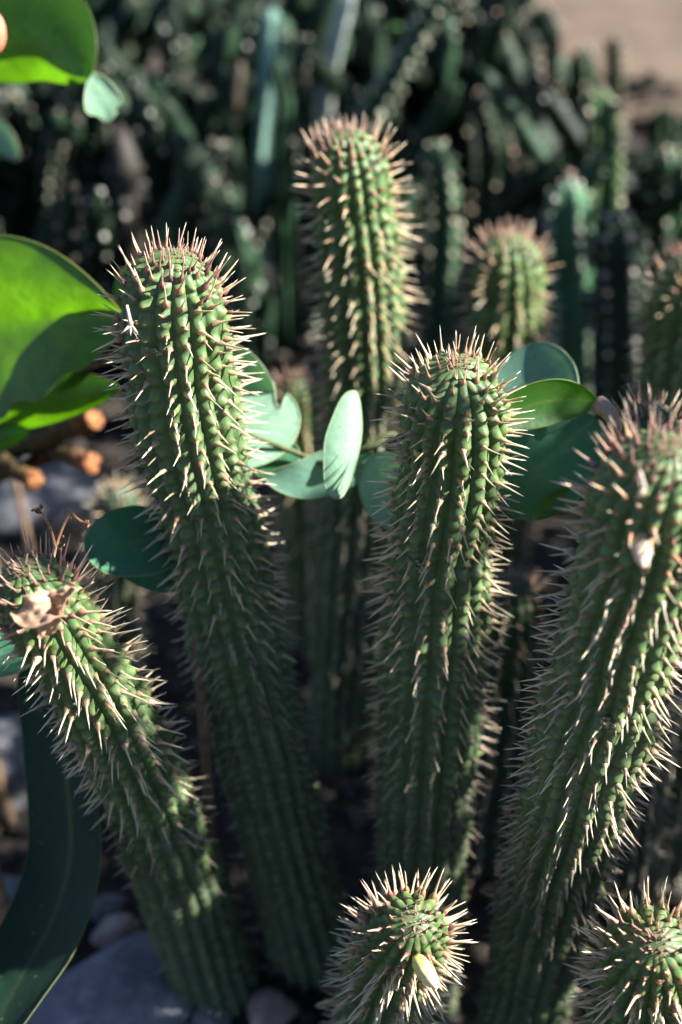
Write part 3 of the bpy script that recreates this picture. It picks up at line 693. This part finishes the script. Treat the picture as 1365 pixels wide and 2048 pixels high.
# papery husk caught on the left stem
hk = root('dried_husk', PD(100, 1225, .510), 'papery brown two lobed dried husk caught on the left bent stem', 'dried petal')
def husk(ctrl, w, nrm, cup, seed, c0, c1):
    o = leaf_part(hk, 'lobe', ctrl, w, nrm, M_HUSK, cup=cup, a=.9, b=.5, nu=34, nv=23, rim=.0002, wave=.30, seed=seed, curl=.45, crinkle=.0016)
    at = o.data.color_attributes['Col']; n_ = len(o.data.vertices); rr = np.random.default_rng(seed); z = rr.uniform(0, 1, n_)
    V = np.array([v.co[:] for v in o.data.vertices]); z = np.clip(.5 + .5 * noise3(rr, 14, 80, 400)(V), 0, 1)[:, None]
    C = np.ones((n_, 4), np.float32); C[:, :3] = np.array(c0) * (1 - z) + np.array(c1) * z; at.data.foreach_set('color', C.ravel())
husk([(116, 1222, .512), (94, 1216, .505), (68, 1228, .504), (46, 1234, .509)], 70, cvec(.35, .5, 1), .55, 31, (.26, .13, .06), (.56, .42, .30))
husk([(110, 1228, .512), (120, 1208, .507), (136, 1192, .505), (150, 1176, .507)], 44, cvec(-.2, .4, 1), .6, 32, (.24, .12, .055), (.54, .38, .26))
husk([(114, 1232, .510), (98, 1252, .507), (82, 1270, .509)], 34, cvec(.1, .2, 1), .4, 33, (.32, .17, .09), (.52, .34, .22))

# buds and withered flowers on the stems
def bud(st, name, a, b, r, ca, cb, label=None):
    C = catmull([PD(*a), .5 * (PD(*a) + PD(*b)), PD(*b)], 8); t_ = np.linspace(0, 1, len(C))
    rr = r * np.interp(t_, [0, .15, .45, .75, .92, 1], [.55, .85, 1, .72, .34, .06])
    v, f, t = tube(C, rr, 20); kk = np.arange(len(C) * 20) % 20; ax_ = np.repeat(C, 20, 0); v[:-2] = ax_ + (v[:-2] - ax_) * (.90 + .13 * np.abs(np.cos(kk / 20 * np.pi * 5)))[:, None]
    cc = np.append(np.repeat(t_, 20), [0, 1])[:, None]
    o = link(name, mk_mesh(name, v, faces(f, t), M_TINT, np.array(ca) * (1 - cc) + np.array(cb) * cc), st.rt)
    if label: o['label'] = label
bud(st5, 'flower_bud', (834, 1916, .538), (874, 1978, .522), .0037, (.50, .52, .12), (.72, .58, .36), 'yellow flower bud')
bud(st4, 'flower_bud', (1281, 1066, .462), (1287, 1136, .452), .0034, (.45, .42, .22), (.66, .46, .38), 'pale pink flower bud')
for (px, py, d, ln) in ((262, 650, .537, 40), (1288, 975, .440, 34)):
    ps = []; o = PD(px, py, d); br = np.random.default_rng(int(px))
    v, f, t = tube(np.linspace(PD(px - 8, py - ln, d - .001), o, 4), [.0006, .0007, .0008, .0012], 6); ps.append((v, f, t, np.tile([.46, .40, .33], (len(v), 1))))
    for k in range(6):
        e = PD(px + br.uniform(-22, 22), py + br.uniform(4, 30), d - br.uniform(0, .003))
        v, f, t = tube(np.linspace(o, e, 3), [.0007, .0005, .0001], 4); ps.append((v, f, t, np.tile([.44, .37, .29], (len(v), 1))))
    Vv, Ff, Tt, Cc = merge(ps)
    link('withered_flower', mk_mesh('withered_flower', Vv, faces(Ff, Tt), M_TINT, Cc), (st1 if px < 700 else st4).rt)

# ------------------------------------------------------------------ angled stems in the background
def angled(label, pts, w, Y, seed, body, dot, nr=5, dots=True, w_top=.75, group='blurred angled succulent stems behind', parent=None, name='succulent_stem', to_ground=True, dot_r=.0034):
    rng = np.random.default_rng(seed)
    P = np.array([PY(x, y, Y) for x, y in pts]); d = depth_of(P[0]); R = .5 * w / FPX * d
    if to_ground and P[-1][2] > -.02:
        dr = norm(P[-1] - P[-2]); dr = norm(dr + np.array([0, 0, -.8])); k = (P[-1][2] + .02) / -dr[2]; P = np.vstack([P, P[-1] + dr * k * .5, P[-1] + dr * k])
    C = catmull(P, 30)
    arc = np.concatenate([[0], np.cumsum(np.linalg.norm(np.diff(C, axis=0), axis=1))]); L = arc[-1]; m = max(int(L / .003), 12)
    s = np.linspace(0, L, m); C = np.stack([np.interp(s, arc, C[:, i]) for i in range(3)], -1); T, N, B = frames(C)
    sides = nr * 6; th = np.linspace(0, 2 * np.pi, sides, endpoint=False); ph = rng.uniform(0, 6)
    tooth = rng.uniform(.011, .015); tf = lambda s_, k: .5 + .5 * np.cos(2 * np.pi * s_ / tooth + k)
    prof = np.abs(np.cos(nr * th / 2))**1.4
    taper = np.sqrt(np.clip(1 - (1 - np.clip(s / (R * 1.15), 0, 1))**2.2, .002, 1)) * (w_top + (1 - w_top) * np.clip(s / .15, 0, 1)) * (1 + .06 * snoise(rng, 4, 5, 14)(s))
    rr = R * taper[:, None] * (.60 + .34 * prof[None] + .10 * prof[None]**3 * tf(s[:, None], 0))
    V = C[:, None] + rr[..., None] * (np.cos(th + ph)[None, :, None] * N[:, None] + np.sin(th + ph)[None, :, None] * B[:, None]); V = V.reshape(-1, 3)
    i, j = np.meshgrid(np.arange(m - 1), np.arange(sides), indexing='ij'); jn = (j + 1) % sides
    F = np.stack([i * sides + j, (i + 1) * sides + j, (i + 1) * sides + jn, i * sides + jn], -1).reshape(-1, 4)
    V = np.vstack([V, C[:1] - T[:1] * .001]); T3 = np.stack([np.full(sides, len(V) - 1), np.arange(sides), (np.arange(sides) + 1) % sides], -1)
    cc = np.array(body) * (1 + .18 * noise3(rng, 8, 8, 30)(V))[:, None]
    rt = parent or root(name, [C[-1][0], C[-1][1], 0], label, 'succulent', group)
    link('stem_body' if parent is None else 'branch', mk_mesh('stem_body', V, [F, T3], M_ANG, cc), rt)
    if dots:
        ps = []
        for k in range(nr):
            a_ = 2 * np.pi * k / nr + ph; q = .004
            while q < L:
                idx = min(int(q / L * (m - 1)), m - 1); rad = math.cos(a_) * N[idx] + math.sin(a_) * B[idx]
                o = C[idx] + rad * (rr[idx].max() * 1.0); sc = dot_r * rng.uniform(.45, 1.2)
                v = ICO1[0] * sc * np.array([1, 1, 1.1]) + o
                g = rng.uniform(.6, 1.15); ps.append((v, E4, ICO1[1], np.tile(np.array(dot) * g, (len(v), 1))))
                for _ in range(2):
                    e = o + norm(rad + rng.normal(0, .6, 3)) * rng.uniform(.005, .009); sd_ = norm(rng.normal(size=3)) * .0006
                    ps.append((np.array([o + sd_, o - sd_, e, o + np.cross(norm(e - o), sd_)]), E4, np.array([[0, 1, 2], [1, 3, 2], [3, 0, 2]]), np.tile(np.array(dot) * g, (4, 1))))
                q += tooth * rng.uniform(.8, 1.2)
        Vv, Ff, Tt, Cc = merge(ps); o = link('areoles', mk_mesh('areoles', Vv, faces(Ff, Tt), M_TINT, Cc), rt); o['kind'] = 'stuff'
    return rt
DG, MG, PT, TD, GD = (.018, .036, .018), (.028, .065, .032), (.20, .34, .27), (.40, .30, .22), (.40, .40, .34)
MAN = [
 ('pale blue green smooth stem standing upright near the top, left of the middle', [(545, 12), (541, 150), (526, 318)], 54, 1.15, PT, GD, 4, False),
 ('whitish grey stem at the top edge above the tall blurred middle stem', [(700, -30), (668, 110), (645, 240)], 52, 1.2, (.34, .38, .33), GD, 4, False),
 ('slanting spiny stem leaning right to the top edge behind the middle crown', [(890, -20), (812, 115), (735, 255)], 62, 1.05, MG, (.5, .46, .34), 5, True),
 ('smooth green slanting stem just left of the slanting spiny stem', [(800, 50), (730, 170), (680, 300)], 62, 1.25, (.05, .12, .03), GD, 4, False),
 ('thick dark stem standing against the sand at the upper right, tallest there', [(1085, 12), (1075, 150), (1050, 420)], 104, 1.32, DG, TD, 5, True),
 ('dark stem just right of the tallest one against the sand', [(1165, 92), (1165, 250), (1150, 420)], 78, 1.38, DG, TD, 5, True),
 ('dark stem with a hooked side branch against the sand', [(1228, 72), (1232, 200), (1225, 330)], 48, 1.44, DG, TD, 5, True),
 ('angular stem with light dotted edges forming a point below the hooked dark stem', [(1195, 178), (1205, 300), (1190, 480)], 108, 1.06, (.05, .10, .035), (.52, .45, .33), 4, True),
 ('dark stem with tan dotted tip right of the slanting spiny stem', [(965, 178), (990, 290), (990, 430)], 86, 1.12, DG, TD, 5, True),
 ('short dotted stem just right of the tall middle crown', [(870, 284), (886, 400), (880, 560)], 84, .98, MG, (.46, .42, .30), 5, True),
 ('short stem with a pinkish tip above the pink crowned blurred cactus', [(1030, 243), (1040, 340), (1040, 450)], 66, 1.16, DG, (.42, .27, .22), 5, True),
 ('green stem with whitish knobs right of the pink crowned blurred cactus', [(1140, 362), (1136, 450), (1150, 600)], 116, .92, (.05, .12, .06), (.55, .52, .45), 5, True),
 ('dark ribbed stem with rows of grey dots left of the right edge cactus', [(1235, 425), (1240, 560), (1246, 760)], 128, .88, DG, (.42, .36, .33), 6, True),
 ('blurred dotted stem by the right edge level with the pinkish tip', [(1340, 300), (1342, 430), (1332, 600)], 92, 1.1, MG, (.42, .36, .27), 5, True),
 ('dark rounded stem at the right edge just under the sand', [(1330, 215), (1325, 300), (1310, 420)], 84, 1.32, DG, TD, 5, False),
]
for k, (lab, pts, w, Y, bodyc, dotc, nr, dots) in enumerate(MAN):
    Y = 1.25 * Y - .02
    r_ = angled(lab, pts, w, Y, 100 + k, bodyc, dotc, nr, dots)
    if 'hooked' in lab and 'below' not in lab:
        angled('', [(1306, 142), (1296, 166), (1262, 172), (1232, 166)], 30, 1.78, 150, DG, TD, 5, False, parent=r_, to_ground=False, w_top=1.)
rb = np.random.default_rng(41)
ORD = ['first', 'second', 'third', 'fourth', 'fifth', 'sixth', 'seventh', 'eighth', 'ninth', 'tenth', 'eleventh', 'twelfth', 'thirteenth', 'fourteenth', 'fifteenth', 'sixteenth', 'seventeenth', 'eighteenth']
xs = np.sort(np.concatenate([np.linspace(20, 620, 14) + rb.uniform(-14, 14, 14)]))
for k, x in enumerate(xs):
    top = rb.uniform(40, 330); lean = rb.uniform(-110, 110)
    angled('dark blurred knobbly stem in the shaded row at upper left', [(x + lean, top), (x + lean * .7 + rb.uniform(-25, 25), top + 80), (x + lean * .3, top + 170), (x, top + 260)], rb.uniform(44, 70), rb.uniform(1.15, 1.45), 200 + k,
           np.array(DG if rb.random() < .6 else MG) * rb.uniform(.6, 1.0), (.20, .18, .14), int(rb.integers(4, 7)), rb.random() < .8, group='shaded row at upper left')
# farther stems that read as one dark thicket
def thicket():
    ps = []; rng = np.random.default_rng(55)
    for k in range(480):
        Y = rng.uniform(1.1, 2.0); x = rng.uniform(-.62, .50) * (Y / 1.5)
        h = rng.uniform(.07, .30) * (1 if Y < 1.7 else .8)
        if k >= 420: Y = rng.uniform(1.55, 1.85); x = (rng.uniform(800, 1050) - 682.5) / FPX * Y * 1.0; h = rng.uniform(.22, .30)
        R = rng.uniform(.010, .020); lean = rng.normal(0, .10, 2)
        qx, qy, _ = project(np.array([x + lean[0], Y + lean[1], h]))
        if qx > 1062 and qy < 250: continue
        if 480 < qx < 900 and Y < 1.5: continue
        if qx < 1000 and Y > 1.4: h = max(h, .22)
        m = 22; t_ = np.linspace(0, 1, m); sides = 12
        C = np.stack([x + lean[0] * t_**1.6, Y + lean[1] * t_**1.6, -.03 + (h + .03) * t_], -1)
        C[:, :2] += .010 * np.sin(t_[:, None] * 5 + rng.uniform(0, 6, 2))
        v, f, t = tube(C, np.ones(m), sides); rad = (v[:-2] - np.repeat(C, sides, 0)); nr = int(rng.integers(3, 6)); kk = np.arange(m * sides) % sides
        prof = np.abs(np.cos(np.pi * nr * kk / sides)); tt = np.repeat(t_, sides)
        r_ = R * (.62 + .38 * prof * (.8 + .2 * np.cos(tt * h / .013 * 6.28))) * np.sqrt(np.clip((1 - tt) * 7, .04, 1))
        v[:-2] = np.repeat(C, sides, 0) + rad * r_[:, None]; v[-1] = C[-1]
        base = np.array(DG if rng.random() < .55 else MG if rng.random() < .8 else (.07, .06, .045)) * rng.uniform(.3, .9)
        ps.append((v, f, t, np.tile(base, (len(v), 1))))
        if rng.random() < .75:
            dc = np.array([(.40, .33, .24), (.42, .28, .22), (.42, .42, .36)][rng.integers(0, 3)]) * rng.uniform(.4, 1)
            for q in range(int(h / .016) * 3):
                i_ = int(rng.uniform(.15, .98) * (m - 1)); j_ = int(rng.integers(0, sides)); o = v[i_ * sides + j_]; sc = rng.uniform(.0016, .0042)
                vv = ICO1[0] * sc + o; ps.append((vv, E4, ICO1[1], np.tile(dc * rng.uniform(.6, 1.2), (len(vv), 1))))
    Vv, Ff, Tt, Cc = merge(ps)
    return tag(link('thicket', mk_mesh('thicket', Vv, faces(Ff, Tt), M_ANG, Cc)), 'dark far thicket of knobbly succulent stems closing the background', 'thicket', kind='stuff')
thicket()

# ------------------------------------------------------------------ stones and soil litter
def gstone(name, px, py, dims, seed, mat, label, rotz=0., cuts=9, sink=.3, tex=ICO3, dmin=.5):
    p = ground_at(px, py, 0.0); return rock(name, (p[0], p[1], dims[2] * (1 - 2 * sink)), dims, seed, mat, label, 'stone', None, cuts, tex, rotz, dmin)
gstone('slate_stone', 215, 2035, (.082, .060, .030), 61, M_SLATE, 'large flat pale grey slab at the bottom left beside the strap leaf', .5, 22, .35, ICO4, .38)
gstone('slate_stone', -10, 1850, (.040, .030, .016), 62, M_ROCK, 'pale bluish stone at the left edge behind the strap leaf, lower one', .2, 12, .25, ICO4)
gstone('grey_stone', -10, 1560, (.060, .050, .035), 63, M_ROCK, 'big grey stone at the left edge behind the strap leaf, upper one', .9, 12, .25, ICO4)
gstone('grey_stone', 40, 1010, (.10, .05, .03), 64, M_ROCK, 'grey stone in shade behind the bent left stem tip', .2, 12, .25, ICO4)
gstone('pebble', 235, 1880, (.017, .013, .011), 65, M_PINK, 'pinkish pebble just above the pale slab at lower left', .3)
gstone('pebble', 545, 2035, (.021, .015, .012), 67, M_PINK, 'pink grey pebble at the bottom edge left of the bottom centre head', .4)
gstone('pebble', 420, 2045, (.015, .012, .010), 68, M_ROCK, 'small grey pebble at the bottom edge right of the pale slab', .8)
gstone('pebble', 215, 1820, (.012, .010, .009), 69, M_ROCK, 'small grey pebble right of the strap leaf middle', .8)
gstone('pale_stone', 530, 640, (.045, .030, .05), 71, M_TAN, 'pale sunlit blurred stone between the two tallest stems', .4)
def gravel():
    rng = np.random.default_rng(77); ps = []
    for _ in range(2600):
        x, y = rng.uniform(-.5, .5), rng.uniform(.2, 1.3); sc = rng.uniform(.0018, .0065) * (1.6 if rng.random() < .08 else 1)
        v = ICO1[0] * (1 + .25 * rng.normal(size=(len(ICO1[0]), 1))) * sc * np.array([1, rng.uniform(.6, 1), rng.uniform(.5, .8)]) + np.array([x, y, soil_z(np.array([x]), np.array([y]))[0] + sc * .25])
        g = np.array([[.045, .038, .03], [.10, .075, .06], [.08, .076, .074], [.03, .022, .016]][rng.integers(0, 4)]) * rng.uniform(.6, 1.2)
        ps.append((v, E4, ICO1[1], np.tile(g, (len(v), 1))))
    Vv, Ff, Tt, Cc = merge(ps); tag(link('gravel', mk_mesh('gravel', Vv, faces(Ff, Tt), col_mat('gravel', .9), Cc, smooth=False)), 'dark mixed gravel and soil crumbs under the cactus stems', 'gravel', kind='stuff')
gravel()
def litter():
    rng = np.random.default_rng(78); ps = []
    for _ in range(900):
        x, y = rng.uniform(-.34, .34), rng.uniform(.3, 1.0); a = rng.uniform(0, 6.28); L = rng.uniform(.005, .014); z = soil_z(np.array([x]), np.array([y]))[0] + rng.uniform(.001, .006)
        d = np.array([math.cos(a), math.sin(a), rng.normal(0, .2)]) * L; c = np.array([x, y, z]); w = rng.uniform(.0003, .0012)
        if rng.random() < .7: v, f, t = tube(np.stack([c - d / 2, c, c + d / 2]), [w, w * .8, w * .2], 4)
        else:
            v = np.stack([c - d * .5, c + np.array([-d[1], d[0], .002]) * .3, c + d * .5, c - np.array([-d[1], d[0], -.001]) * .3]); f = np.array([[0, 1, 2, 3]]); t = E3
        g = np.array([[.30, .24, .17], [.20, .13, .08], [.14, .10, .07]][rng.integers(0, 3)]) * rng.uniform(.5, 1.1); ps.append((v, f, t, np.tile(g, (len(v), 1))))
    Vv, Ff, Tt, Cc = merge(ps); tag(link('litter', mk_mesh('litter', Vv, faces(Ff, Tt), M_STUB, Cc)), 'dead spines and dry leaf bits strewn on the soil', 'litter', kind='stuff')
litter()

# ------------------------------------------------------------------ added leafy screen, out of view, shaped to shade the lower stems
def added_shade_hedge():
    rng = np.random.default_rng(88); n = 17000
    Y = rng.uniform(-.2, 2.15, n); top = np.interp(Y, [-.2, .350, .358, .364, .409, .418, .45, .48, .56, .66, .71, .84, .94, 1.15, 2.1, 2.15], [.64, .66, .70, 1.07, 1.07, .85, .85, .845, .85, .82, .70, .70, 1.0, 1.4, 1.45, 1.1]) + .025 * snoise(rng, 5, 1, 6)(Y)
    z = top * rng.uniform(0, 1, n)**.6; x = .70 + rng.uniform(-.07, .09, n)
    thin = (Y > 1.05) & (z > .40) & (rng.random(n) < .56); x, Y, z = x[~thin], Y[~thin], z[~thin]; n = len(x)
    P = np.stack([x, Y, z], -1); a = norm(rng.normal(size=(n, 3))); b = norm(np.cross(a, rng.normal(size=(n, 3)))); s = rng.uniform(.010, .024, n)[:, None]; c = np.cross(a, b)
    V = np.stack([P - a * s, P + b * s * .5 + c * s * .15, P + a * s, P - b * s * .5 + c * s * .15], 1).reshape(-1, 3)
    F = np.arange(4 * n).reshape(-1, 4); T = np.vstack([F[:, [0, 1, 2]], F[:, [0, 2, 3]]])
    cc = np.repeat(np.array([.05, .10, .03]) * rng.uniform(.6, 1.4, (n, 1)), 4, 0)
    h = root('added_shade_hedge', (.7, .9, 0), 'added leafy green screen out of view on the right, shaped to shade the stems', 'added_shade_hedge')
    o = link('foliage', mk_mesh('foliage', V, [T], M_ANG, cc, smooth=False), h); o['kind'] = 'stuff'
    for k in range(10):
        y = -.1 + k * .24; p0 = np.array([.7, y, -.03]); p1 = np.array([.7 + rng.normal(0, .02), y + rng.normal(0, .03), float(np.interp(y, [.6, .7, 1.0, 1.2], [.5, .6, .65, 1.1]))])
        twig_part(h, 'trunk', None, .009, .003, M_BARK, [p0, .5 * (p0 + p1) + rng.normal(0, .012, 3), p1])
added_shade_hedge()
